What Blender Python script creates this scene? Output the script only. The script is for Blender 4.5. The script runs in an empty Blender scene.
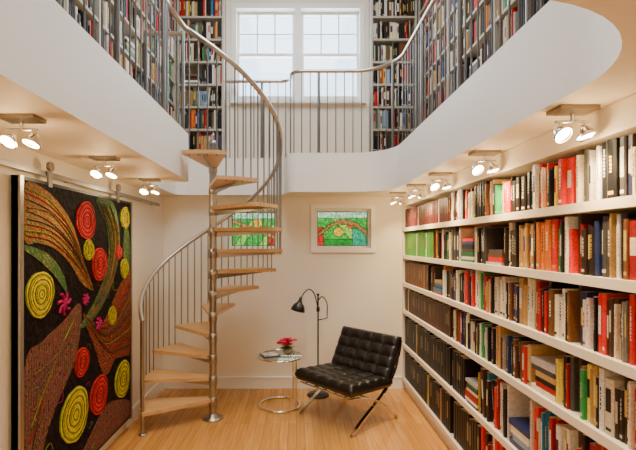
import bpy, math, random
from mathutils import Vector, Matrix
from mathutils.geometry import tessellate_polygon
random.seed(7)
R=random.random
U=random.uniform
pi=math.pi

# ------------------------------------------------------------------ materials
def newmat(name):
    m=bpy.data.materials.new(name); m.use_nodes=True
    nt=m.node_tree; b=nt.nodes['Principled BSDF']
    return m,nt,b
def mat(name,col,rough=.5,metal=0.,noise=0.,nscale=20.,bump=0.,coat=0.,emit=None,es=0.,spec=.5):
    m,nt,b=newmat(name)
    b.inputs['Base Color'].default_value=(*col,1)
    b.inputs['Roughness'].default_value=rough
    b.inputs['Metallic'].default_value=metal
    b.inputs['Coat Weight'].default_value=coat
    b.inputs['Specular IOR Level'].default_value=spec
    if emit:
        b.inputs['Emission Color'].default_value=(*emit,1); b.inputs['Emission Strength'].default_value=es
    if noise or bump:
        tc=nt.nodes.new('ShaderNodeTexCoord'); n=nt.nodes.new('ShaderNodeTexNoise')
        n.inputs['Scale'].default_value=nscale; n.inputs['Detail'].default_value=4
        nt.links.new(tc.outputs['Object'],n.inputs['Vector'])
        if noise:
            r=nt.nodes.new('ShaderNodeValToRGB')
            r.color_ramp.elements[0].position=.3; r.color_ramp.elements[1].position=.7
            r.color_ramp.elements[0].color=(*[c*(1-noise) for c in col],1)
            r.color_ramp.elements[1].color=(*[min(1,c*(1+noise*.5)) for c in col],1)
            nt.links.new(n.outputs['Fac'],r.inputs['Fac']); nt.links.new(r.outputs['Color'],b.inputs['Base Color'])
        if bump:
            bp=nt.nodes.new('ShaderNodeBump'); bp.inputs['Strength'].default_value=bump; bp.inputs['Distance'].default_value=.002
            nt.links.new(n.outputs['Fac'],bp.inputs['Height']); nt.links.new(bp.outputs['Normal'],b.inputs['Normal'])
    return m

M_wall=mat('wall_paint',(.86,.80,.68),.6,noise=.02,nscale=3,bump=.1)
M_white=mat('white_plaster',(.90,.88,.83),.55,noise=.015,nscale=3)
M_ceil=mat('ceiling_paint',(.85,.77,.63),.6,noise=.02,nscale=3)
M_shelf=mat('shelf_paint',(.85,.76,.60),.4,noise=.03,nscale=6)
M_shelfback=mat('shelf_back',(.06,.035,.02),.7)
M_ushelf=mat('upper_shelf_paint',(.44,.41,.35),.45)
M_trim=mat('trim_paint',(.88,.87,.84),.35)
M_steel=mat('brushed_steel',(.40,.37,.34),.32,1.,noise=.08,nscale=60)
M_rail=mat('satin_rail',(.52,.46,.40),.28,.85)
M_bal=mat('baluster_steel',(.26,.255,.25),.35,.9)
M_chrome=mat('chrome',(.85,.85,.85),.08,1.)
M_bronze=mat('bronze_plate',(.26,.21,.16),.3,.9)
M_leather=mat('black_leather',(.005,.0045,.0045),.34,0,bump=.3,nscale=120,coat=.10)
M_black=mat('black_enamel',(.008,.008,.008),.3)
M_lens=mat('lamp_lens',(1,.9,.7),.2,emit=(1,.85,.6),es=32)
M_dark=mat('dark_steel',(.03,.027,.025),.4,.6)

def woodmat(name,c1,c2,rough,sc,rot=0.,plank=True,pw=1.1,ph=.075):
    m,nt,b=newmat(name); N=nt.nodes.new; L=nt.links.new
    tc=N('ShaderNodeTexCoord'); mp=N('ShaderNodeMapping'); mp.inputs['Rotation'].default_value=(0,0,rot)
    L(tc.outputs['Object'],mp.inputs['Vector'])
    st=N('ShaderNodeMapping'); st.inputs['Scale'].default_value=(1.5*sc,22*sc,22*sc); L(mp.outputs['Vector'],st.inputs['Vector'])
    n=N('ShaderNodeTexNoise'); n.inputs['Scale'].default_value=1.6; n.inputs['Detail'].default_value=6; n.inputs['Distortion'].default_value=.6
    L(st.outputs['Vector'],n.inputs['Vector'])
    r=N('ShaderNodeValToRGB'); r.color_ramp.elements[0].position=.25; r.color_ramp.elements[1].position=.75
    r.color_ramp.elements[0].color=(*c1,1); r.color_ramp.elements[1].color=(*c2,1); L(n.outputs['Fac'],r.inputs['Fac'])
    out=r.outputs['Color']
    if plank:
        br=N('ShaderNodeTexBrick'); br.inputs['Scale'].default_value=1
        br.inputs['Brick Width'].default_value=pw; br.inputs['Row Height'].default_value=ph
        br.inputs['Mortar Size'].default_value=.0012; br.inputs['Mortar Smooth'].default_value=.1
        br.inputs['Color1'].default_value=(.80,.76,.72,1); br.inputs['Color2'].default_value=(1,1,1,1)
        br.inputs['Mortar'].default_value=(.38,.28,.20,1); br.inputs['Bias'].default_value=.1
        L(mp.outputs['Vector'],br.inputs['Vector'])
        mx=N('ShaderNodeMixRGB'); mx.blend_type='MULTIPLY'; mx.inputs['Fac'].default_value=1
        L(out,mx.inputs['Color1']); L(br.outputs['Color'],mx.inputs['Color2']); out=mx.outputs['Color']
    L(out,b.inputs['Base Color']); b.inputs['Roughness'].default_value=rough
    return m
M_floor=woodmat('maple_floor',(.50,.225,.045),(.68,.355,.095),.20,1,rot=pi/2)
M_tread=woodmat('maple_tread',(.52,.29,.11),(.72,.46,.21),.35,1,plank=False)

def bookmat():
    m,nt,b=newmat('book_covers'); N=nt.nodes.new; L=nt.links.new
    a=N('ShaderNodeAttribute'); a.attribute_name='Col'
    tc=N('ShaderNodeTexCoord'); n=N('ShaderNodeTexNoise'); n.inputs['Scale'].default_value=90; n.inputs['Detail'].default_value=2
    L(tc.outputs['Object'],n.inputs['Vector'])
    r=N('ShaderNodeValToRGB'); r.color_ramp.elements[0].position=.35; r.color_ramp.elements[1].position=.65
    r.color_ramp.elements[0].color=(.76,.76,.76,1); r.color_ramp.elements[1].color=(1,1,1,1)
    L(n.outputs['Fac'],r.inputs['Fac'])
    mx=N('ShaderNodeMixRGB'); mx.blend_type='MULTIPLY'; mx.inputs['Fac'].default_value=1
    L(a.outputs['Color'],mx.inputs['Color1']); L(r.outputs['Color'],mx.inputs['Color2'])
    L(mx.outputs['Color'],b.inputs['Base Color']); b.inputs['Roughness'].default_value=.42
    b.inputs['Specular IOR Level'].default_value=.3
    return m
M_book=bookmat()

def yarn(name,cols,scale=9,dist=6,rot=(0,0,0),dim=.6):
    m,nt,b=newmat(name); N=nt.nodes.new; L=nt.links.new
    tc=N('ShaderNodeTexCoord'); mp=N('ShaderNodeMapping'); mp.inputs['Rotation'].default_value=rot; L(tc.outputs['Object'],mp.inputs['Vector'])
    w=N('ShaderNodeTexWave'); w.inputs['Scale'].default_value=scale; w.inputs['Distortion'].default_value=dist
    w.inputs['Detail'].default_value=3; w.inputs['Detail Scale'].default_value=2.5; w.bands_direction='DIAGONAL'
    L(mp.outputs['Vector'],w.inputs['Vector'])
    n=N('ShaderNodeTexNoise'); n.inputs['Scale'].default_value=14; n.inputs['Detail'].default_value=5; n.inputs['Distortion'].default_value=2
    L(mp.outputs['Vector'],n.inputs['Vector'])
    ad=N('ShaderNodeMath'); ad.operation='MULTIPLY_ADD'; ad.inputs[1].default_value=.45; L(w.outputs['Fac'],ad.inputs[0])
    ml=N('ShaderNodeMath'); ml.operation='MULTIPLY'; ml.inputs[1].default_value=.55; L(n.outputs['Fac'],ml.inputs[0]); L(ml.outputs[0],ad.inputs[2])
    r=N('ShaderNodeValToRGB'); e=r.color_ramp.elements
    while len(e)<len(cols): e.new(.5)
    for i,c in enumerate(cols):
        e[i].position=.12+.7*i/(len(cols)-1); e[i].color=(*[q*dim for q in c],1)
    L(ad.outputs[0],r.inputs['Fac']); L(r.outputs['Color'],b.inputs['Base Color'])
    b.inputs['Roughness'].default_value=.7; b.inputs['Specular IOR Level'].default_value=.12
    bp=N('ShaderNodeBump'); bp.inputs['Strength'].default_value=.5; bp.inputs['Distance'].default_value=.004
    L(ad.outputs[0],bp.inputs['Height']); L(bp.outputs['Normal'],b.inputs['Normal'])
    return m
K=(.002,.002,.002)
A_bg=yarn('tapestry_black',[(.001,.001,.002),(.003,.002,.004),(.002,.002,.002),(.006,.003,.006),(.014,.008,.012),(.002,.002,.003)],6,9,dim=1)
A_org=yarn('tapestry_orange',[K,(.50,.14,.04),(.02,.05,.02),(.06,.20,.06),(.60,.28,.08),K,(.42,.08,.04),(.45,.40,.16)],16,7,dim=.75)
A_grn=yarn('tapestry_green',[K,(.02,.24,.07),(.01,.06,.03),(.30,.10,.05),(.02,.22,.09),K,(.10,.32,.07),(.35,.30,.12)],16,8,dim=.75)
A_red=yarn('tapestry_red',[K,(.50,.05,.04),K,(.16,.02,.02),(.58,.15,.06),K,(.08,.11,.05),(.55,.07,.05),(.35,.2,.12)],15,6,(0,.6,0),dim=.75)
A_brn=yarn('tapestry_brown',[K,(.34,.13,.07),K,(.10,.09,.05),(.46,.25,.13),(.12,.02,.07),(.32,.07,.06),(.38,.24,.16)],18,7,(.8,0,0),dim=.7)
A_y1=mat('tapestry_yellow',(.70,.60,.02),.7,noise=.4,nscale=70,spec=.1); A_y2=mat('tapestry_olive',(.20,.26,.02),.7,noise=.5,nscale=70,spec=.1)
A_p1=mat('tapestry_coral',(.70,.045,.06),.7,noise=.4,nscale=70,spec=.1); A_p2=mat('tapestry_crimson',(.30,.012,.02),.7,noise=.5,nscale=70,spec=.1)
A_m1=mat('tapestry_magenta',(.36,.015,.12),.7,noise=.4,nscale=60,spec=.1)

def stained():
    m=bpy.data.materials.new('stained_glass'); m.use_nodes=True; nt=m.node_tree; nt.nodes.clear(); N=nt.nodes.new; L=nt.links.new
    a=N('ShaderNodeAttribute'); a.attribute_name='Col'
    tc=N('ShaderNodeTexCoord'); n=N('ShaderNodeTexNoise'); n.inputs['Scale'].default_value=25; n.inputs['Detail'].default_value=3; L(tc.outputs['Object'],n.inputs['Vector'])
    mr=N('ShaderNodeMapRange'); mr.inputs['To Min'].default_value=.35; mr.inputs['To Max'].default_value=1.2; L(n.outputs['Fac'],mr.inputs['Value'])
    mx=N('ShaderNodeMixRGB'); mx.blend_type='MULTIPLY'; mx.inputs['Fac'].default_value=1; L(a.outputs['Color'],mx.inputs['Color1']); L(mr.outputs[0],mx.inputs['Color2'])
    tr=N('ShaderNodeBsdfTransparent'); L(mx.outputs['Color'],tr.inputs['Color'])
    df=N('ShaderNodeBsdfTranslucent'); L(mx.outputs['Color'],df.inputs['Color'])
    ms=N('ShaderNodeMixShader'); ms.inputs['Fac'].default_value=.1; L(tr.outputs[0],ms.inputs[1]); L(df.outputs[0],ms.inputs[2])
    o=N('ShaderNodeOutputMaterial'); L(ms.outputs[0],o.inputs['Surface'])
    return m
M_sg=stained()
def glassy(name,col,mixf):
    m=bpy.data.materials.new(name); m.use_nodes=True; nt=m.node_tree; nt.nodes.clear(); N=nt.nodes.new; L=nt.links.new
    tr=N('ShaderNodeBsdfTransparent'); tr.inputs['Color'].default_value=(*col,1)
    g=N('ShaderNodeBsdfGlossy'); g.inputs['Roughness'].default_value=.03
    ms=N('ShaderNodeMixShader'); ms.inputs['Fac'].default_value=mixf; L(tr.outputs[0],ms.inputs[1]); L(g.outputs[0],ms.inputs[2])
    o=N('ShaderNodeOutputMaterial'); L(ms.outputs[0],o.inputs['Surface']); return m
M_glass=glassy('table_glass',(.80,.90,.86),.16)
M_pane=glassy('window_pane',(.97,.98,1.),.05)

# ------------------------------------------------------------------ mesh builder
class MB:
    def __init__(s): s.v=[];s.f=[];s.m=[];s.s=[];s.mats=[];s.c=[]
    def mi(s,m):
        if m not in s.mats: s.mats.append(m)
        return s.mats.index(m)
    def add(s,vs,fs,m,smooth=False,cols=None):
        o=len(s.v); s.v+= [tuple(v) for v in vs]; k=s.mi(m)
        for i,f in enumerate(fs):
            s.f.append([a+o for a in f]); s.m.append(k); s.s.append(smooth); s.c.append(cols[i] if cols else (1,1,1))
    def box(s,a,b,m,M=None):
        x0,y0,z0=[min(a[i],b[i]) for i in range(3)]; x1,y1,z1=[max(a[i],b[i]) for i in range(3)]
        vs=[Vector(p) for p in [(x0,y0,z0),(x1,y0,z0),(x1,y1,z0),(x0,y1,z0),(x0,y0,z1),(x1,y0,z1),(x1,y1,z1),(x0,y1,z1)]]
        if M: vs=[M@v for v in vs]
        s.add(vs,[(0,3,2,1),(4,5,6,7),(0,1,5,4),(1,2,6,5),(2,3,7,6),(3,0,4,7)],m)
    def tube(s,pts,r,m,seg=10,closed=False,M=None,radii=None):
        P=[Vector(p) for p in pts]
        if M: P=[M@p for p in P]
        n=len(P); vs=[];fs=[]; up=None
        for i in range(n):
            if closed: t=(P[(i+1)%n]-P[i-1])
            else: t=(P[min(i+1,n-1)]-P[max(i-1,0)])
            t.normalize()
            if up is None:
                up=Vector((0,0,1)) if abs(t.z)<.9 else Vector((1,0,0))
            a=up-t*up.dot(t)
            if a.length<1e-4: a=t.orthogonal()
            a.normalize(); up=a; b=t.cross(a); rr=radii[i] if radii else r
            for k in range(seg):
                an=2*pi*k/seg; vs.append(P[i]+(a*math.cos(an)+b*math.sin(an))*rr)
        for i in range(n if closed else n-1):
            j=(i+1)%n
            for k in range(seg):
                l=(k+1)%seg; fs.append((i*seg+k,i*seg+l,j*seg+l,j*seg+k))
        s.add(vs,fs,m,True)
        if not closed:
            s.add(vs[:seg],[list(range(seg))[::-1]],m); s.add(vs[-seg:],[list(range(seg))],m)
    def cyl(s,p0,p1,r,m,seg=12,M=None): s.tube([p0,p1],r,m,seg,M=M)
    def lathe(s,prof,m,M=None,seg=24,smooth=True):
        M=M or Matrix(); vs=[];fs=[];n=len(prof)
        for (r,z) in prof:
            for k in range(seg):
                a=2*pi*k/seg; vs.append(M@Vector((r*math.cos(a),r*math.sin(a),z)))
        for i in range(n-1):
            for k in range(seg):
                l=(k+1)%seg; fs.append((i*seg+k,i*seg+l,(i+1)*seg+l,(i+1)*seg+k))
        s.add(vs,fs,m,smooth)
    def prism(s,poly,z0,z1,m):
        n=len(poly); vs=[(x,y,z0) for x,y in poly]+[(x,y,z1) for x,y in poly]
        s.add(vs,[list(range(n))[::-1],list(range(n,2*n))]+[(i,(i+1)%n,(i+1)%n+n,i+n) for i in range(n)],m)
    def build(s,name,color=False,bevel=0):
        V=[Vector(v) for v in s.v]
        lo=[min(v[i] for v in V) for i in range(3)]; hi=[max(v[i] for v in V) for i in range(3)]
        o=Vector(((lo[0]+hi[0])/2,(lo[1]+hi[1])/2,lo[2]))
        me=bpy.data.meshes.new(name); me.from_pydata([tuple(v-o) for v in V],[],s.f)
        for m in s.mats: me.materials.append(m)
        me.polygons.foreach_set('material_index',s.m); me.polygons.foreach_set('use_smooth',s.s)
        if color:
            at=me.attributes.new('Col','FLOAT_COLOR','FACE'); fl=[]
            for c in s.c: fl+=[c[0],c[1],c[2],1]
            at.data.foreach_set('color',fl)
        me.update(); ob=bpy.data.objects.new(name,me); ob.location=o; bpy.context.collection.objects.link(ob)
        return ob

def arc_corner(p0,p,p1,r,n=10):
    p0,p,p1=Vector(p0),Vector(p),Vector(p1)
    if r<=0: return [tuple(p)]
    a=(p0-p).normalized(); b=(p1-p).normalized(); ang=a.angle(b); d=r/math.tan(ang/2)
    c=p+(a+b).normalized()*(r/math.sin(ang/2)); s=p+a*d; e=p+b*d
    v0=s-c; v1=e-c; tot=v0.angle(v1); cr=v0.x*v1.y-v0.y*v1.x; sg=1 if cr>0 else -1; out=[]
    for i in range(n+1):
        t=sg*tot*i/n; out.append((c.x+v0.x*math.cos(t)-v0.y*math.sin(t), c.y+v0.x*math.sin(t)+v0.y*math.cos(t)))
    return out
def rounded(pts,rad,closed=True,n=12):
    out=[];N=len(pts)
    for i,p in enumerate(pts):
        if not closed and i in (0,N-1): out.append(tuple(p)); continue
        out+=arc_corner(pts[i-1],p,pts[(i+1)%N],rad[i],n)
    return out
def catmull(P,closed=False,n=8):
    P=[Vector(p) for p in P]; N=len(P); out=[]
    for i in range(N if closed else N-1):
        if closed: a,b,c,d=P[i-1],P[i],P[(i+1)%N],P[(i+2)%N]
        else: a,b,c,d=P[max(i-1,0)],P[i],P[i+1],P[min(i+2,N-1)]
        for k in range(n):
            t=k/n; out.append(.5*((2*b)+(c-a)*t+(2*a-5*b+4*c-d)*t*t+(3*b-a-3*c+d)*t**3))
    if not closed: out.append(P[-1])
    return out

# ------------------------------------------------------------------ room constants
XL,XR=-1.57,1.56; YB=5.04; YF=-1.4; ZC=2.245; ZF=2.66; ZT=5.1
def cells(mb,axis,a0,a1,b0,b1,t0,t1,holes,m):
    A=sorted({a0,a1,*[h[0] for h in holes],*[h[1] for h in holes]}); B=sorted({b0,b1,*[h[2] for h in holes],*[h[3] for h in holes]})
    for i in range(len(A)-1):
        for j in range(len(B)-1):
            ca=(A[i]+A[i+1])/2; cb=(B[j]+B[j+1])/2
            if any(h[0]<ca<h[1] and h[2]<cb<h[3] for h in holes): continue
            if axis=='y': mb.box((A[i],t0,B[j]),(A[i+1],t1,B[j+1]),m)
            else: mb.box((A[i],B[j],t0),(A[i+1],B[j+1],t1),m)
f=MB(); f.box((XL-.1,YF-.1,-.1),(XR+.1,YB+.15,0),M_floor); f.build('floor')
LW=(-.80,-.235,1.64,2.09); RW=(.215,.865,1.64,2.10); UW=(-.71,.735,3.40,4.44)
w=MB(); cells(w,'y',XL-.1,XR+.1,0,ZT,YB,YB+.15,[LW,RW,UW],M_wall); w.build('wall_back')
w=MB(); w.box((XL-.1,YF,0),(XL,YB,ZT),M_wall); w.build('wall_left')
w=MB(); w.box((XR,YF,0),(XR+.1,YB,ZT),M_wall); w.build('wall_right')
w=MB(); w.box((XL-.1,YF-.1,0),(XR+.1,YF,ZT),M_wall); w.build('wall_front')
SK=(-.75,.75,1.3,3.9)  # added skylight opening, invented to bring in light from above
w=MB(); cells(w,'z',XL-.1,XR+.1,YF-.1,YB+.15,ZT,ZT+.12,[SK],M_white); w.build('ceiling')

# gallery slab with void
VP=[(-.957,.95),(-.957,3.85),(-1.36,3.85),(-1.36,4.87),(-.12,4.87),(-.12,4.58),(1.0,4.58),(1.0,.95)]
VRd=[.35,.06,.04,.12,.12,.12,.42,.56]
void=rounded(VP,VRd,True,14)
vv=[void[0]]
for p in void[1:]:
    if (Vector(p)-Vector(vv[-1])).length>1e-4: vv.append(p)
if (Vector(vv[0])-Vector(vv[-1])).length<1e-4: vv.pop()
void=vv
outer=[(XL,YF),(XR,YF),(XR,YB),(XL,YB)]
s=MB(); allp=outer+void
tri=tessellate_polygon([[Vector((x,y,0)) for x,y in outer],[Vector((x,y,0)) for x,y in void]])
s.add([(x,y,ZC) for x,y in allp],[tuple(t) for t in tri],M_ceil)
s.add([(x,y,ZF) for x,y in allp],[tuple(t)[::-1] for t in tri],M_tread)
n=len(void); s.add([(x,y,ZC) for x,y in void]+[(x,y,ZF) for x,y in void],[(i,(i+1)%n,(i+1)%n+n,i+n) for i in range(n)],M_white,False)
s.build('gallery_slab')

# baseboards
b=MB(); b.box((XL,YB-.018,0),(1.22,YB,.12),M_trim); b.box((XL,YB-.024,.12),(1.22,YB,.135),M_trim); b.build('baseboard_back')
b=MB(); b.box((XL,3.95,0),(XL+.018,YB-.025,.13),M_trim); b.build('baseboard_left')

# ------------------------------------------------------------------ windows
def jit(c,a=.3):
    k=1+U(-a,a); return tuple(min(1,x*k) for x in c)
def pic_a(u,v):
    if (abs(v-(.30+.42*math.sin(u*3.0)))<.055+.03*u): return 'trunk',(.20,.085,.02)
    if (u-.42)**2*1.9+(v-.40)**2<.022: return 'blossom',(.44,.22,.015)
    if (u-.66)**2*1.9+(v-.62)**2<.012: return 'blush',(.36,.05,.015)
    if u<.13 and v<.55: return 'red',(.30,.015,.01)
    if v>.80: return 'sky',(.22,.32,.16)
    if u>.72 and v<.5: return 'teal',(.02,.16,.07)
    if v<.2: return 'deep',(.015,.11,.012)
    if (math.sin(u*9+v*5)>.45): return 'light',(.17,.30,.03)
    return 'green',(.035,.19,.02)
def pic_b(u,v):
    if abs(v-(.75-.5*u))<.06: return 'trunk',(.24,.11,.03)
    if (u-.6)**2*1.7+(v-.68)**2<.02: return 'blossom',(.40,.20,.02)
    if v>.82: return 'sky',(.22,.32,.18)
    if u>.85 and v<.5: return 'red',(.28,.02,.01)
    if math.sin(u*11-v*6)>.4: return 'light',(.14,.30,.04)
    return 'green',(.03,.18,.025)
def window(name,x0,x1,z0,z1,pic=None):
    w=MB(); y=YB; t=.05
    for (a,b_) in (((x0-t,z0),(x0,z1)),((x1,z0),(x1+t,z1)),((x0-t,z1),(x1+t,z1+t)),((x0-t,z0-t),(x1+t,z0))):
        w.box((a[0],y-.022,a[1]),(b_[0],y,b_[1]),M_trim)
    def frame(a0,a1,c0,c1,yy,th,m=M_trim):
        w.box((a0,yy,c0),(a0+th,yy+.035,c1),m); w.box((a1-th,yy,c0),(a1,yy+.035,c1),m)
        w.box((a0+th,yy,c0),(a1-th,yy+.035,c0+th),m); w.box((a0+th,yy,c1-th),(a1-th,yy+.035,c1),m)
    if pic:
        frame(x0,x1,z0,z1,y+.065,.026)
        frame(x0+.026,x1-.026,z0+.026,z1-.026,y+.070,.007,M_dark)
        a0,a1,c0,c1=x0+.033,x1-.033,z0+.033,z1-.033; nx,nz=34,22; yy=y+.085
        G={}
        for i in range(nx+1):
            for j in range(nz+1):
                ju=0 if i in(0,nx) else U(-.35,.35); jv=0 if j in (0,nz) else U(-.35,.35)
                G[i,j]=(a0+(a1-a0)*(i+ju)/nx, yy, c0+(c1-c0)*(j+jv)/nz)
        cls={}
        for i in range(nx):
            for j in range(nz):
                k_,c=pic((i+.5)/nx,(j+.5)/nz); cls[i,j]=k_
                w.add([G[i,j],G[i+1,j],G[i+1,j+1],G[i,j+1]],[(0,1,2,3)],M_sg,False,[jit(c,.4)])
        def lead(p,q):
            p,q=Vector(p),Vector(q); d=(q-p).normalized(); nn=Vector((-d.z,0,d.x))*.0032; o=Vector((0,-.002,0))
            w.add([p-nn+o,q-nn+o,q+nn+o,p+nn+o],[(0,1,2,3)],M_dark)
        for i in range(nx):
            for j in range(nz):
                if i+1<nx and cls[i,j]!=cls[i+1,j]: lead(G[i+1,j],G[i+1,j+1])
                if j+1<nz and cls[i,j]!=cls[i,j+1]: lead(G[i,j+1],G[i+1,j+1])
    else:
        w.box((x0-t-.02,y-.06,z0-t-.025),(x1+t+.02,y,z0-t),M_trim)
        mid=(x0+x1)/2; w.box((mid-.035,y-.02,z0),(mid+.035,y+.11,z1),M_trim)
        for a0,a1 in ((x0,mid-.035),(mid+.035,x1)):
            zm=(z0+z1)/2
            frame(a0,a1,zm-.015,z1,y+.07,.032); frame(a0,a1,z0,zm+.015,y+.03,.034)
            for k in (1,2):
                xx=a0+.03+(a1-a0-.06)*k/3; w.box((xx-.009,y+.075,zm+.017),(xx+.009,y+.10,z1-.032),M_trim)
            zz=(zm+z1)/2; w.box((a0+.032,y+.077,zz-.009),(a1-.032,y+.098,zz+.009),M_trim)
            w.box((a0+.034,y+.047,z0+.034),(a1-.034,y+.05,zm-.019),M_pane); w.box((a0+.032,y+.087,zm+.017),(a1-.032,y+.09,z1-.032),M_pane)
    return w.build(name,True)
window('window_1',*UW); window('window_2',*LW,pic_b); window('window_3',*RW,pic_a)
k=MB()
x0,x1,y0,y1=SK
for a,b_ in (((x0-.06,y0-.06),(x0,y1+.06)),((x1,y0-.06),(x1+.06,y1+.06)),((x0,y0-.06),(x1,y0)),((x0,y1),(x1,y1+.06))):
    k.box((a[0],a[1],ZT-.03),(b_[0],b_[1],ZT),M_trim)
for q in (1,2): k.box((x0,y0+(y1-y0)*q/3-.02,ZT+.03),(x1,y0+(y1-y0)*q/3+.02,ZT+.08),M_trim)
k.build('added_skylight_frame')  # trim and bars around the added skylight, out of view

# ------------------------------------------------------------------ books
PAL=[(.80,.70,.50)]*6+[(.88,.83,.73)]*7+[(.012,.012,.014)]*7+[(.40,.008,.008)]*4+[(.72,.016,.010)]*5+[(.02,.035,.13)]*3+[(.52,.29,.10)]*3+[(.18,.065,.02)]*4+[(.06,.055,.05)]*3+[(.62,.40,.04),(.02,.16,.07),(.02,.18,.32),(.74,.19,.015),(.28,.25,.21),(.28,.40,.50),(.12,.012,.05),(.78,.58,.07),(.03,.32,.08),(.55,.50,.42)]
DARK=[(.010,.008,.008),(.022,.012,.008),(.04,.02,.012),(.012,.012,.02),(.08,.03,.015)]
def vary(c,a=.25): 
    k=1+U(-a,a); return tuple(max(0,min(.9,x*k*(1+U(-.06,.06)))) for x in c)
def book(mb,T,u,z,w,h,dep,col,tcol,lab,shear=0.,setb=0.):
    prof=[(0,.005),(w*.2,0),(w*.8,0),(w,.005),(w,dep),(0,dep)]
    Lv=[0,h*.07,h*.13,h*U(.3,.42),h*U(.7,.85),h]
    vs=[];fs=[];cs=[]
    for zz in (0,h):
        for (a,d) in prof: vs.append(T(u+a+shear*zz,setb+d,z+zz))
    page=(.62,.56,.44)
    fs.append((0,1,7,6));cs.append(col); fs.append((2,3,9,8));cs.append(col)
    fs.append((3,4,10,9));cs.append(col); fs.append((5,0,6,11));cs.append(col)
    fs.append((6,7,8,9,10,11));cs.append(page)
    o=12
    for i,zz in enumerate(Lv):
        vs.append(T(u+w*.2+shear*zz,setb,z+zz)); vs.append(T(u+w*.8+shear*zz,setb,z+zz))
    seq=[col,lab,col,tcol,col]
    for i in range(5):
        fs.append((o+2*i,o+2*i+1,o+2*i+3,o+2*i+2)); cs.append(seq[i])
    mb.add(vs,fs,M_book,False,cs)
def lettering(mb,T,u,z,w,h,tc,setb,shear):
    za=h*U(.34,.45); zb=h*U(.72,.9); x=u+w*.36; q=za
    vs=[];fs=[];n=0
    while q<zb:
        L=U(.005,.018)
        for (a,e) in ((0,0),(w*.26,0),(w*.26,L),(0,L)): vs.append(T(x+a+shear*(q+e),setb-.0006,z+q+e))
        fs.append((n,n+1,n+2,n+3)); n+=4; q+=L+.005
    if fs: mb.add(vs,fs,M_book,False,[tc]*len(fs))
def row(mb,T,u0,u1,z,H,depth,pal,uniform=None,wmin=.009,wmax=.028,letters=False,hmin=.66):
    u=u0; run=0; base=None
    while u<u1-.012:
        un=uniform(u) if uniform else None
        if un:
            w=un[1]*U(.85,1.15); h=min(un[2]*U(.94,1.04),H-.015); c=vary(un[0],.3); dep=depth*.8
            if R()<.05: c=vary(random.choice(pal))
            if u+w>u1: break
            book(mb,T,u,z,w-.0015,h,dep,c,vary((.25,.18,.09)) if R()<.3 else c,c,0,.012)
            u+=w; continue
        if run<=0:
            run=random.choice([1,1,1,1,2,3]); base=(random.choice(pal),U(wmin,wmax) if R()<.85 else U(wmax,wmax*1.6),U(hmin,.97)*H)
        run-=1
        w=base[1]*U(.75,1.25); h=min(base[2]*U(.93,1.05),H-.012)
        if u+w>u1: break
        if R()<.006 and u+.24<u1:
            zz=z
            for q in range(random.randint(4,8)):
                th=U(.018,.035); L=U(.17,.22)
                if zz+th>z+H-.03: break
                c=vary(random.choice(pal)); o2=U(0,.01)
                vs=[T(u+o2+a,.01+d,zz+e) for e in (0,th) for (a,d) in ((0,0),(L,0),(L,depth*.8),(0,depth*.8))]
                mb.add(vs,[(4,5,6,7),(0,1,5,4),(1,2,6,5),(3,0,4,7)],M_book,False,[c,c,c,c]); zz+=th
            u+=.235; continue
        c=vary(base[0]); lum=sum(c)/3
        tc=vary(random.choice([(.02,.015,.015),(.35,.01,.01),(.02,.04,.14)])) if lum>.3 else vary(random.choice([(.65,.6,.45),(.6,.42,.10),(.75,.72,.66)]))
        blk=R()<.3
        lb=tc if R()<.35 else c
        sh=0
        if R()<.04 and u+w+h*.14<u1: sh=U(.05,.14); 
        sb=U(.004,.03)
        book(mb,T,u,z,w-.001,h,min(depth*U(.7,.92),.24),c,tc if blk else c,lb,sh,sb)
        if letters and not blk and R()<.75: lettering(mb,T,u,z,w-.001,h,tc,sb,sh)
        u+=w+(h*sh if sh else 0)+(U(.02,.05) if R()<.005 else 0)

# lower right bookcase
XF=1.23; BZ=[.14,.53,.926,1.243,1.56,1.876]; TOPZ=2.125; XE=XR-.002; YE=YB-.002
bc=MB(); y0=.35
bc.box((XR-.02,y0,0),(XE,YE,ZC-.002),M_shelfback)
for z in BZ: bc.box((XF,y0,z-.042),(XR-.02,YE,z),M_shelf)
bc.box((XF+.03,y0,0),(XR-.02,YE,BZ[0]-.042),M_shelf)
bc.box((XF,y0,TOPZ),(XR-.02,YE,ZC-.002),M_shelf)
zs=[0]+BZ+[TOPZ+.042]
for i in range(1,len(zs)-1):
    for yy in (y0,YE-.03): bc.box((XF+.002,yy,zs[i]),(XR-.02,yy+.03,zs[i+1]-.042),M_shelf)
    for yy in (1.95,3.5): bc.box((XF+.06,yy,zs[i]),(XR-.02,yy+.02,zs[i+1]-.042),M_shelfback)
bc.build('built_in_bookcase')
bk=MB()
def unif(r):
    def g(u):
        if r==0 and u>2.95: return ((.010,.007,.007),.045,.30)
        if r==1 and u>3.0: return ((.013,.008,.007),.038,.31)
        if r==2 and u>3.45: return ((.075,.028,.012),.026,.25)
        if r==3 and u>4.1: return ((.14,.05,.02),.026,.24)
        if r==4 and u>3.95: return ((.07,.30,.035),.020,.25)
        if r==5 and u>3.55: return ((.10,.018,.018),.024,.21)
        return None
    return g
for r,z in enumerate(BZ):
    H=((BZ+[TOPZ+.042])[r+1]-.042)-z
    T=lambda u,d,zz: (XF+.012+d,u,zz)
    for a,b_ in ((y0+.04,1.945),(1.975,3.495),(3.525,YB-.035)):
        row(bk,T,a,b_,z,H,.27,(PAL*3+DARK*4),uniform=unif(r),letters=(a<3.5),hmin=.76 if r>2 else .68)
bk.build('shelf_books',True)

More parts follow.
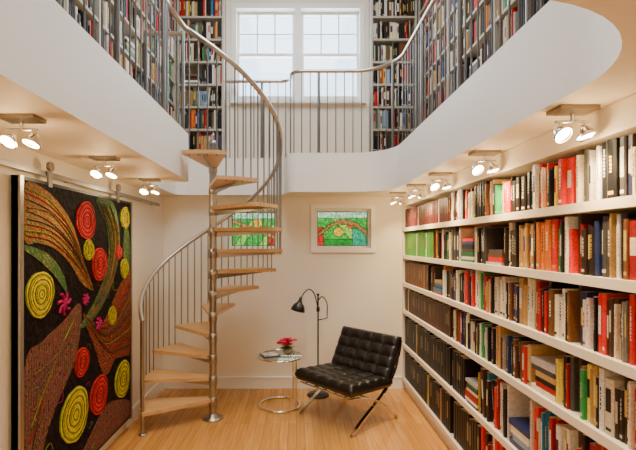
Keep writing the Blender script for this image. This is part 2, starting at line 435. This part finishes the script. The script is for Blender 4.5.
# upper bookcases
def upper_case(name,T,u0,u1,z0,z1,depth,divs):
    c=MB(); b_=MB()
    def bx(a0,a1,d0,d1,e0,e1,m):
        p=T(a0,d0,e0); q=T(a1,d1,e1); c.box(p,q,m)
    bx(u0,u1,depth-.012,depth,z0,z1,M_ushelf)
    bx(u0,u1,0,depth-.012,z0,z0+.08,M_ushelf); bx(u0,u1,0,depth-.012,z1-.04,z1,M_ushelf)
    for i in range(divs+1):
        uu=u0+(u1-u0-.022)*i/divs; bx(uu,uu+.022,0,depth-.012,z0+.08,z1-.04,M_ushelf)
    nz=9; st=(z1-z0-.12)/nz
    for i in range(nz):
        z=z0+.08+st*i
        if i: bx(u0+.022,u1-.022,.004,depth-.012,z-.022,z,M_ushelf)
        for j in range(divs):
            a=u0+(u1-u0-.022)*j/divs+.026; e=u0+(u1-u0-.022)*(j+1)/divs-.004
            row(b_,T,a,e,z,st-.024,depth-.02,PAL*2+DARK*8+[(.16,.12,.05),(.1,.14,.08)]*6,wmin=.009,wmax=.024,hmin=.72)
    c.build(name); return b_
ub=[]
ub.append(upper_case('gallery_bookcase',lambda u,d,z:(-1.37-d,u,z),.2,4.86,ZF,ZT-.02,.19,5))
ub.append(upper_case('gallery_bookcase.001',lambda u,d,z:(1.37+d,u,z),.2,4.86,ZF,ZT-.02,.18,5))
ub.append(upper_case('gallery_bookcase.002',lambda u,d,z:(u,4.87+d,z),-1.36,-.83,ZF,ZT-.02,.165,1))
ub.append(upper_case('gallery_bookcase.003',lambda u,d,z:(u,4.87+d,z),.84,1.36,ZF,ZT-.02,.165,1))
for b_ in ub: b_.build('gallery_books',True)

# ------------------------------------------------------------------ spiral stair
PX,PY=-.815,4.17; RS=.66; STEP=.205; DA=26.; TH0=200.
def zrail(th): return STEP*((TH0-th)/DA+1)+.90
def pol(r,th,z): return (PX+r*math.cos(math.radians(th)),PY+r*math.sin(math.radians(th)),z)
ss=MB()
ss.cyl((PX,PY,0),(PX,PY,2.66),.036,M_steel,24)
ss.lathe([(0,.0),(.10,.0),(.10,.012),(.05,.02),(.04,.05),(0,.05)],M_steel,Matrix.Translation((PX,PY,.0)))
ss.lathe([(.0,2.70),(.03,2.69),(.042,2.67),(.042,2.655),(0,2.655)],M_steel,Matrix.Translation((PX,PY,0)))
for kk in range(1,13):
    th=TH0-DA*(kk-1); z=STEP*kk; ha=DA/2+3.2
    poly=[]
    for t in range(9):
        a=th-ha+2*ha*t/8
        if kk==12: a=max(a,-101)
        p=pol(RS+.015,a,0); poly.append((p[0],p[1]))
    for a in (th+58,th-58):
        p=pol(.06,a,0); poly.append((p[0],p[1]))
    q=[poly[0]]
    for p in poly[1:]:
        if (Vector(p)-Vector(q[-1])).length>1e-4: q.append(p)
    ss.prism(q,z-.032,z,M_tread)
    ss.lathe([(.036,z-.085),(.042,z-.08),(.042,z+.002),(.036,z+.006)],M_steel,Matrix.Translation((PX,PY,0)))
    d=Vector((math.cos(math.radians(th)),math.sin(math.radians(th)),0)); e=Vector((-d.y,d.x,0)); c=Vector((PX,PY,0))
    vs=[]
    for sgn in (-1,1):
        for (rr,zz) in ((.03,z-.032),(RS-.04,z-.032),(RS-.04,z-.05),(.03,z-.085)):
            p=c+d*rr+e*sgn*.006; vs.append((p.x,p.y,zz))
    ss.add(vs,[(0,1,2,3),(7,6,5,4),(0,4,5,1),(1,5,6,2),(2,6,7,3),(3,7,4,0)],M_steel)
    for o in (9.75,3.25,-3.25,-9.75):
        a=th+o; zr=zrail(a)
        ss.cyl(pol(RS,a,z-.045),pol(RS,a,zr),.0062,M_bal,6)
pts=[pol(RS,a,zrail(a)) for a in [213-4*i for i in range(0,79)]]
pts2=pts+[(-.998,3.40,3.55),(-1.0,3.28,3.555)]
ss.tube(pts2,.021,M_rail,10)
p=pol(RS,213,0); ss.cyl((p[0],p[1],0),(p[0],p[1],zrail(213)+.01),.016,M_steel,12)
ss.lathe([(0,0),(.035,0),(.035,.01),(.017,.015)],M_steel,Matrix.Translation((p[0],p[1],0)))
ss.build('spiral_staircase')

# ------------------------------------------------------------------ gallery railing
gr=MB(); HR=3.55
def railing(path,rad,off=.05,posts=True,start_post=4):
    pp=rounded(path,rad,False,14)
    gr.tube([(x,y,HR) for x,y in pp],.020,M_rail,10)
    P=[Vector((x,y,0)) for x,y in pp]; L=0; nxt=off; cnt=0; sp=.092
    for i in range(len(P)-1):
        d=(P[i+1]-P[i]).length
        if d<1e-6: continue
        while nxt<=L+d:
            q=P[i].lerp(P[i+1],(nxt-L)/d)
            if posts and cnt%9==start_post:
                gr.cyl((q.x,q.y,ZF),(q.x,q.y,HR),.016,M_bal,10); gr.lathe([(0,0),(.032,0),(.032,.01),(.016,.012)],M_bal,Matrix.Translation((q.x,q.y,ZF)),12)
            else: gr.cyl((q.x,q.y,ZF),(q.x,q.y,HR),.0058,M_bal,6)
            cnt+=1; nxt+=sp
        L+=d
railing([(-.82,4.925),(-.07,4.925),(-.07,4.63),(1.045,4.63),(1.045,.90),(-1.0,.90),(-1.0,3.28)],[0,.12,.12,.46,.60,.39,0])
railing([(-1.01,3.80),(-1.34,3.80)],[0,0],.04,False)
for q in ((-1.0,3.28),(-1.01,3.80),(-1.34,3.80)): gr.cyl((*q,ZF),(*q,HR+.02),.018,M_bal,10)
gr.build('gallery_railing')

# ------------------------------------------------------------------ ceiling spotlights
def light(kind,name,loc,e,col,**kw):
    l=bpy.data.lights.new(name,kind); l.energy=e; l.color=col
    for a,b_ in kw.items(): setattr(l,a,b_)
    o=bpy.data.objects.new(name,l); o.location=loc; bpy.context.collection.objects.link(o); return o
WARM=(1,.69,.35)
def spotfix(x,y,side,pw):
    m=MB()
    m.box((x-.078,y-.05,ZC-.016),(x+.078,y+.05,ZC-.0005),M_bronze)
    m.cyl((x,y,ZC-.016),(x,y,ZC-.055),.009,M_chrome,10)
    m.cyl((x-.07,y,ZC-.055),(x+.07,y,ZC-.055),.006,M_chrome,8)
    out=[]
    for sx in (-.05,.05):
        c=Vector((x+sx,y,ZC-.098))
        aim=Vector((side*1.35, y+(-.35 if sx<0 else .35), .75))-c
        aim.normalize(); 
        vis=(aim+Vector((0,-.5,.25))).normalized() if y<4 else aim
        q=vis.to_track_quat('Z','Y').to_matrix().to_4x4(); T=Matrix.Translation(c)@q
        m.tube([(x+sx,y,ZC-.055),(x+sx,y-.0,ZC-.075)],.005,M_chrome,6)
        m.lathe([(0,-.032),(.014,-.03),(.022,-.015),(.036,.012),(.038,.022),(.033,.024),(.031,.014)],M_chrome,T,20)
        m.lathe([(.031,.014),(.0,.016)],M_lens,T,20,False)
        out.append((c+vis*.045,aim))
    fx=m.build('ceiling_spotlight')
    for c,aim in out:
        o=light('SPOT','spot_lamp',c,pw,WARM,spot_size=math.radians(118),spot_blend=.9,shadow_soft_size=.02)
        o.rotation_euler=aim.to_track_quat('-Z','Y').to_euler()
        o.parent=fx; o.matrix_parent_inverse=Matrix.Translation(fx.location).inverted()
    o=light('POINT','glow_lamp',(x,y,ZC-.15),3.2,WARM,shadow_soft_size=.04)
    o.parent=fx; o.matrix_parent_inverse=Matrix.Translation(fx.location).inverted()
for (x,y) in ((-1.19,1.86),(-1.22,2.73),(-1.25,3.66)): spotfix(x,y,-1,14)
for (x,y) in ((1.115,1.74),(1.12,2.57),(1.115,3.35),(1.11,4.0),(1.08,4.62)): spotfix(x,y,1,25)

# ------------------------------------------------------------------ sliding door w/ tapestry
dr=MB(); Y0,Y1,Z0,Z1=2.36,3.885,.12,2.06; XD=-1.505
dr.box((XD-.045,Y0-.03,Z0),(XD-.006,Y1+.03,Z1+.01),M_dark)
dr.box((XD-.006,Y0,Z0+.02),(XD,Y1,Z1-.01),A_bg)
for yy in (Y0-.03,Y1): dr.box((XD-.05,yy,Z0-.01),(XD+.006,yy+.03,Z1+.01),M_steel)
def shape(pts,m,dx,cl=True):
    c=catmull([(a,b_,0) for a,b_ in pts],True,6) if cl else [Vector((a,b_,0)) for a,b_ in pts]
    c=[Vector((min(max(q.x,Y0+.005),Y1-.003),min(max(q.y,Z0+.03),Z1-.015),0)) for q in c]
    tr=tessellate_polygon([c]); n=len(c)
    dr.add([(XD+dx,q.x,q.y) for q in c],[tuple(t) for t in tr],m)
    dr.add([(XD,q.x,q.y) for q in c]+[(XD+dx,q.x,q.y) for q in c],[(i,(i+1)%n,(i+1)%n+n,i+n) for i in range(n)],m)
shape([(2.37,2.02),(2.52,2.03),(2.70,1.96),(2.88,1.82),(3.0,1.62),(3.08,1.45),(3.17,1.35),(3.0,1.42),(2.85,1.56),(2.68,1.66),(2.50,1.70),(2.37,1.72)],A_org,.004)
shape([(3.22,2.03),(3.50,2.03),(3.63,1.82),(3.62,1.58),(3.50,1.38),(3.32,1.22),(3.12,1.12),(2.98,1.12),(3.20,1.27),(3.36,1.45),(3.43,1.64),(3.38,1.85)],A_grn,.005)
shape([(3.02,1.20),(3.25,1.06),(3.42,1.14),(3.62,1.32),(3.80,1.42),(3.88,1.40),(3.88,.76),(3.72,.72),(3.55,.74),(3.42,.66),(3.32,.70),(3.22,.88)],A_red,.004)
shape([(2.37,1.0),(2.55,1.12),(2.78,1.20),(2.98,1.28),(2.97,1.05),(2.87,.86),(2.72,.72),(2.58,.55),(2.48,.35),(2.37,.2)],A_brn,.004)
shape([(2.97,.17),(3.18,.33),(3.40,.42),(3.62,.38),(3.86,.28),(3.86,.16),(3.4,.15)],A_brn,.004)
shape([(2.37,1.66),(2.50,1.60),(2.66,1.50),(2.80,1.38),(2.76,1.50),(2.60,1.63),(2.37,1.69)],A_grn,.005)
shape([(3.66,1.99),(3.74,1.80),(3.72,1.60),(3.80,1.35),(3.86,1.3),(3.86,1.75)],A_grn,.003)
def stroke(pts,m,r=.005):
    dr.tube([(XD+.007,q.x,q.y) for q in catmull([(a,b_,0) for a,b_ in pts],False,6)],r,m,5)
def wl(pts,a=.012):
    return [(p[0]+U(-a,a),p[1]+U(-a,a)) for p in pts]
CS=[A_y2,A_p2,M_black,A_org,A_brn,M_black,A_red]
for i in range(9):
    t=i/8
    stroke(wl([(2.38,2.0-.25*t),(2.62,1.96-.24*t),(2.85,1.80-.2*t),(3.02+.03*t,1.56-.1*t),(3.14,1.38)]),CS[i%7],.003)
    stroke(wl([(3.26+.2*t,2.0),(3.42+.18*t,1.80),(3.44+.15*t,1.58),(3.33+.12*t,1.36),(3.05+.1*t,1.14+.02*t)]),CS[(i+2)%7],.003)
    stroke(wl([(3.06,1.17),(3.3+.05*t,1.08-.2*t),(3.55,1.12-.3*t),(3.86,1.35-.55*t)]),CS[(i+1)%7],.003)
    stroke(wl([(2.95,1.24),(2.85-.1*t,1.15-.12*t),(2.66-.1*t,1.0-.2*t),(2.42,.95-.6*t)]),CS[(i+3)%7],.003)
for i in range(45):
    y=U(2.45,3.8); z=U(.2,1.95); a=U(0,6.28); L_=U(.03,.07)
    stroke([(y,z),(y+L_*math.cos(a),z+L_*math.sin(a)),(y+1.6*L_*math.cos(a+.8),z+1.6*L_*math.sin(a+.8))],random.choice([A_brn,A_p2,A_m1,A_grn,A_y2]),.002)
shape([(2.40,.50),(2.47,.42),(2.55,.30),(2.62,.17),(2.40,.16)],A_red,.006)
def disc(y,z,r,ma,mb_):
    n=13; seg=32
    def rad_(i,a,rr): return rr*(1+.03*math.sin(3*a+z*9)+.014*math.sin(9*a+i*2.1))
    for i in range(n):
        r0=r*i/n; r1=r*(i+1)/n; h0=.014 if i%2 else .010
        vs=[];fs=[]
        for k_ in range(seg):
            a=2*pi*k_/seg
            for ii,rr in ((i,r0),(i+1,r1)): vs.append((XD+h0,y+rad_(ii,a,rr)*math.cos(a),z+rad_(ii,a,rr)*math.sin(a)))
        for k_ in range(seg):
            l=(k_+1)%seg; fs.append((2*k_,2*k_+1,2*l+1,2*l))
        dr.add(vs,fs,mb_ if i%3==2 else ma)
    vs=[];fs=[]
    for k_ in range(seg):
        a=2*pi*k_/seg
        for xx in (XD,XD+.010): vs.append((xx,y+rad_(n,a,r)*math.cos(a),z+rad_(n,a,r)*math.sin(a)))
    for k_ in range(seg):
        l=(k_+1)%seg; fs.append((2*k_,2*k_+1,2*l+1,2*l))
    dr.add(vs,fs,mb_)
for y,z,r in ((2.515,1.40,.135),(3.10,1.65,.075),(3.49,1.11,.075),(2.905,.54,.18),(3.70,.53,.155),(3.74,1.48,.085),(3.75,1.92,.095),(2.70,.20,.06)): disc(y,z,r,A_y1,A_y2)
for y,z,r in ((3.06,1.86,.135),(3.27,1.54,.125),(3.26,.55,.145),(3.0,.87,.10),(3.62,1.62,.06)): disc(y,z,r,A_p1,A_p2)
for y,z,r in ((2.77,1.31,.075),(3.25,1.09,.05),(3.05,1.30,.04)):
    for a in range(7):
        an=2*pi*a/7; stroke([(y,z),(y+r*.6*math.cos(an),z+r*.6*math.sin(an)),(y+r*math.cos(an+.3),z+r*math.sin(an+.3))],A_m1,.010)
for yy in (2.62,3.62):
    dr.box((XD-.008,yy-.02,Z1-.02),(XD+.004,yy+.02,2.16),M_steel)
    dr.tube([(XD-.008,yy,2.165),(XD+.012,yy,2.165)],.03,M_steel,18)
dr.build('sliding_door')
rl=MB(); rl.box((-1.530,.9,2.105),(-1.516,4.75,2.135),M_steel)
for yy in (1.2,1.95,2.9,3.8,4.6): rl.cyl((XL,yy,2.12),(-1.514,yy,2.12),.014,M_steel,10)
rl.build('door_track')

# ------------------------------------------------------------------ lounge chair
ch=MB(); F=Vector((-.75,-.66,0)).normalized(); S=Vector((-F.y,F.x,0))*-1
if S.x>0: S=-S
C=Vector((.50,4.22,0))
def CM(a,sd,z): return C+F*a+S*sd+Vector((0,0,z))
def bar(pts,sd,wd=.034,tk=.012):
    c=catmull([(a,z,0) for a,z in pts],False,8); n=len(c); vs=[];fs=[]
    for i,q in enumerate(c):
        t=(c[min(i+1,n-1)]-c[max(i-1,0)]).normalized(); nn=Vector((-t.y,t.x,0))
        for (o,w_) in ((-tk/2,-wd/2),(tk/2,-wd/2),(tk/2,wd/2),(-tk/2,wd/2)):
            p=q+nn*o; vs.append(CM(p.x,sd+w_,p.y))
    for i in range(n-1):
        for k_ in range(4):
            l=(k_+1)%4; fs.append((i*4+k_,i*4+l,i*4+4+l,i*4+4+k_))
    fs+= [(0,1,2,3),(4*n-4,4*n-3,4*n-2,4*n-1)]
    ch.add(vs,fs,M_chrome)
cA=[(-.395,.745),(-.35,.58),(-.26,.42),(-.11,.28),(.06,.18),(.21,.095),(.33,.006)]
cB=[(.36,.335),(.26,.325),(.12,.29),(-.03,.235),(-.17,.15),(-.27,.07),(-.335,.006)]
for sd in (-.335,.335): bar(cA,sd); bar(cB,sd)
for a,z in ((-.385,.72),(-.20,.355),(.34,.333),(.02,.252),(-.31,.50)):
    p=CM(a,-.335,z); q=CM(a,.335,z); ch.tube([p,q],.008,M_chrome,8)
def cushion(o,ex,ey,w_,l_,t,nx,ny):
    ez=ex.cross(ey).normalized(); g=10
    NX=nx*g;NY=ny*g
    for side in (1,-1):
        vs=[];fs=[]
        for j in range(NY+1):
            for i in range(NX+1):
                u=i/NX;v=j/NY
                ed=min(u*w_,(1-u)*w_,v*l_,(1-v)*l_); e=min(1,ed/.03); edge=math.sqrt(max(0,1-(1-e)**2))
                pu=abs(math.sin(pi*nx*u)*math.sin(pi*ny*v))**.55
                h=t/2*(.55*edge+.18)+ (.020*pu if side==1 else .006*pu)*edge - .006*edge
                if ed<=1e-6: h=t/2*.18
                vs.append(o+ex*(u-.5)*w_+ey*(v-.5)*l_+ez*side*h)
        for j in range(NY):
            for i in range(NX):
                a=j*(NX+1)+i; q=(a,a+1,a+NX+2,a+NX+1); fs.append(q if side==1 else q[::-1])
        ch.add(vs,fs,M_leather,True)
        if side==1: top=vs
        else:
            idx=[i for i in range(NX+1)]+[(NX+1)*(j+1)-1 for j in range(1,NY+1)]+[NY*(NX+1)+i for i in range(NX-1,-1,-1)]+[j*(NX+1) for j in range(NY-1,0,-1)]
            n=len(idx); ch.add([top[i] for i in idx]+[vs[i] for i in idx],[(i,(i+1)%n,(i+1)%n+n,i+n) for i in range(n)],M_leather,True)
    for i in range(1,nx):
        for j in range(1,ny):
            p=o+ex*(i/nx-.5)*w_+ey*(j/ny-.5)*l_+ez*(t/2*.70); 
            ch.tube([p,p+ez*.006],.008,M_leather,8)
def V2(a,z): return F*a+Vector((0,0,z))
sf=V2(.37,.405); sr=V2(-.22,.375); ey=(sr-sf).normalized(); L_=(sr-sf).length
cushion(C+(sf+sr)/2,-S,ey,.74,L_,.14,5,5)
bf=V2(-.165,.40); bt=V2(-.36,.785); ey=(bt-bf).normalized(); L_=(bt-bf).length
cushion(C+(bf+bt)/2,-S,ey,.74,L_,.13,5,4)
for sd in (-.26,-.13,0,.13,.26):
    bb=[CM(.33,sd,.335),CM(.0,sd,.318),CM(-.2,sd,.33)]
    ch.tube(bb,.006,M_leather,6)
ch.build('lounge_chair')

# ------------------------------------------------------------------ side table
tb=MB(); TX,TY=-.18,4.50; TZ=.52
tb.lathe([(0,TZ),(.235,TZ),(.238,TZ+.004),(.235,TZ+.008),(0,TZ+.008)],M_glass,Matrix.Translation((TX,TY,0)),40)
tb.tube([(TX+.24*math.cos(2*pi*i/40),TY+.24*math.sin(2*pi*i/40),TZ+.002) for i in range(40)],.010,M_chrome,8,True)
ring=[(TX+.21*math.cos(a),TY+.21*math.sin(a),.012) for a in [math.radians(60+ i*(330/40)) for i in range(41)]]
tb.tube(ring,.012,M_chrome,8)
tb.tube([(TX+.17,TY-.12,.012),(TX+.17,TY-.12,.50),(TX+.17,TY-.12,.52)],.010,M_chrome,10)
tb.tube([(TX+.14,TY+.15,.012),(TX+.14,TY+.15,.30),(TX+.14,TY+.15,.52)],.010,M_chrome,10)
tb.tube([(TX+.17,TY-.12,.30),(TX+.14,TY+.15,.30)],.008,M_chrome,8)
tb.tube([(TX-.235,TY,TZ-.002),(TX+.235,TY,TZ-.002)],.007,M_chrome,8)
tb.build('side_table')
M_paper=mat('magazine_cover',(.75,.72,.65),.4,noise=.5,nscale=25); M_mag2=mat('magazine_cover_b',(.06,.08,.14),.4,noise=.6,nscale=30)
mg=MB(); Rm=Matrix.Translation((TX-.10,TY-.05,TZ+.009))@Matrix.Rotation(.4,4,'Z')
mg.box((-.09,-.075,0),(.09,.075,.016),M_mag2,Rm); mg.box((-.075,-.06,.0161),(.07,.05,.028),M_paper,Rm); mg.build('magazine_stack')
M_vase=mat('vase_ceramic',(.25,.22,.18),.2,coat=.5); M_pet=mat('petal_red',(.88,.04,.13),.5,noise=.25,nscale=60,spec=.2); M_leaf=mat('leaf_green',(.03,.18,.03),.5)
vz=MB(); VX,VY=TX+.085,TY+.04; T=Matrix.Translation((VX,VY,TZ+.009))
vz.lathe([(0,0),(.035,0),(.052,.022),(.056,.045),(.044,.066),(.040,.064),(0,.055)],M_vase,T,20)
for i in range(24):
    a=U(0,2*pi); rr=U(.01,.105); hz=.09+U(0,.065)-rr*.25; p=Vector((VX+rr*math.cos(a),VY+rr*math.sin(a),TZ+hz+.01))
    vz.tube([(VX,VY,TZ+.065),tuple(p)],.002,M_leaf,5)
    r1=U(.028,.038)
    for ring_,tl in ((6,.3),(5,.9)):
        for k_ in range(ring_):
            b2=2*pi*k_/ring_+ring_; n1=Vector((math.cos(b2),math.sin(b2),tl)).normalized(); sd=Vector((-math.sin(b2),math.cos(b2),0))
            vz.add([p,p+n1*r1*.6+sd*r1*.5,p+n1*r1,p+n1*r1*.6-sd*r1*.5],[(0,1,2,3)],M_pet,True)
    if i%2==0:
        q=Vector((VX+.09*math.cos(a+1),VY+.09*math.sin(a+1),TZ+.075)); sd=Vector((-math.sin(a+1),math.cos(a+1),0))*.016
        o=Vector((VX,VY,TZ+.065)); m_=(o+q)/2+Vector((0,0,.012)); vz.add([o,m_+sd,q,m_-sd],[(0,1,2,3)],M_leaf)
vz.build('flower_vase')

# ------------------------------------------------------------------ floor lamp
fl=MB(); LX,LY=.235,4.80
fl.lathe([(0,0),(.12,0),(.125,.008),(.115,.018),(.03,.026),(.014,.05),(0,.05)],M_dark,Matrix.Translation((LX,LY,0)),32)
fl.tube([(LX,LY,.03),(LX,LY,1.12)],.009,M_dark,10)
fl.lathe([(.0,.93),(.018,.935),(.02,.96),(.018,.985),(0,.99)],M_dark,Matrix.Translation((LX,LY,0)),16)
fl.lathe([(.0,1.11),(.016,1.115),(.016,1.13),(0,1.14)],M_dark,Matrix.Translation((LX,LY,0)),16)
arm=catmull([(LX+.10,LY,.86),(LX+.10,LY,1.02),(LX+.05,LY,1.10),(LX,LY,1.05),(LX,LY,.96)],False,8); fl.tube(arm,.006,M_dark,8)
fl.tube([(LX+.10,LY,.86),(LX,LY,.84)],.006,M_dark,8)
arm=catmull([(LX,LY,.96),(LX-.04,LY-.03,1.13),(LX-.10,LY-.06,1.19),(LX-.16,LY-.09,1.15),(LX-.19,LY-.10,1.09)],False,8); fl.tube(arm,.0065,M_dark,8)
T=Matrix.Translation((LX-.195,LY-.10,1.09))@Matrix.Rotation(math.radians(14),4,'Y')
fl.lathe([(0,.02),(.016,.018),(.020,-.02),(.032,-.045),(.055,-.065),(.072,-.10),(.080,-.135),(.076,-.135),(.066,-.10),(.05,-.07),(.0,-.05)],M_black,T,28)
fl.lathe([(.0,-.115),(.018,-.10),(.02,-.08),(.012,-.06),(0,-.055)],mat('bulb',(1,.9,.8),.3,emit=(1,.8,.5),es=1.5),T,14)
fl.build('floor_lamp')

# ------------------------------------------------------------------ lights / world
W=bpy.data.worlds.new('World'); bpy.context.scene.world=W; W.use_nodes=True
bg=W.node_tree.nodes['Background']; bg.inputs['Color'].default_value=(.70,.86,1,1); bg.inputs['Strength'].default_value=4.6
o=light('AREA','overhead_fill',(0,2.6,ZT+.10),100,(1,.965,.91),shape='RECTANGLE',size=1.45,size_y=2.5)  # added overhead fill, placed in the invented skylight
o=light('AREA','window_daylight',(0,YB+.25,3.92),45,(.80,.91,1),shape='RECTANGLE',size=1.4,size_y=1.0); o.rotation_euler=(-pi/2,0,0)
o=light('AREA','rear_fill_light',(0,-.5,ZC-.03),36,(1,.80,.56),shape='RECTANGLE',size=2.2,size_y=1.0)  # added warm fill behind the camera, no fixture there

# ------------------------------------------------------------------ camera
cam=bpy.data.cameras.new('Camera'); co=bpy.data.objects.new('Camera',cam); bpy.context.collection.objects.link(co)
co.location=(0,0,1.7); co.rotation_euler=(pi/2,0,0)
cam.sensor_width=36; cam.lens=430/636*36; cam.shift_x=21/636; cam.shift_y=18/636; cam.clip_start=.05
bpy.context.scene.camera=co
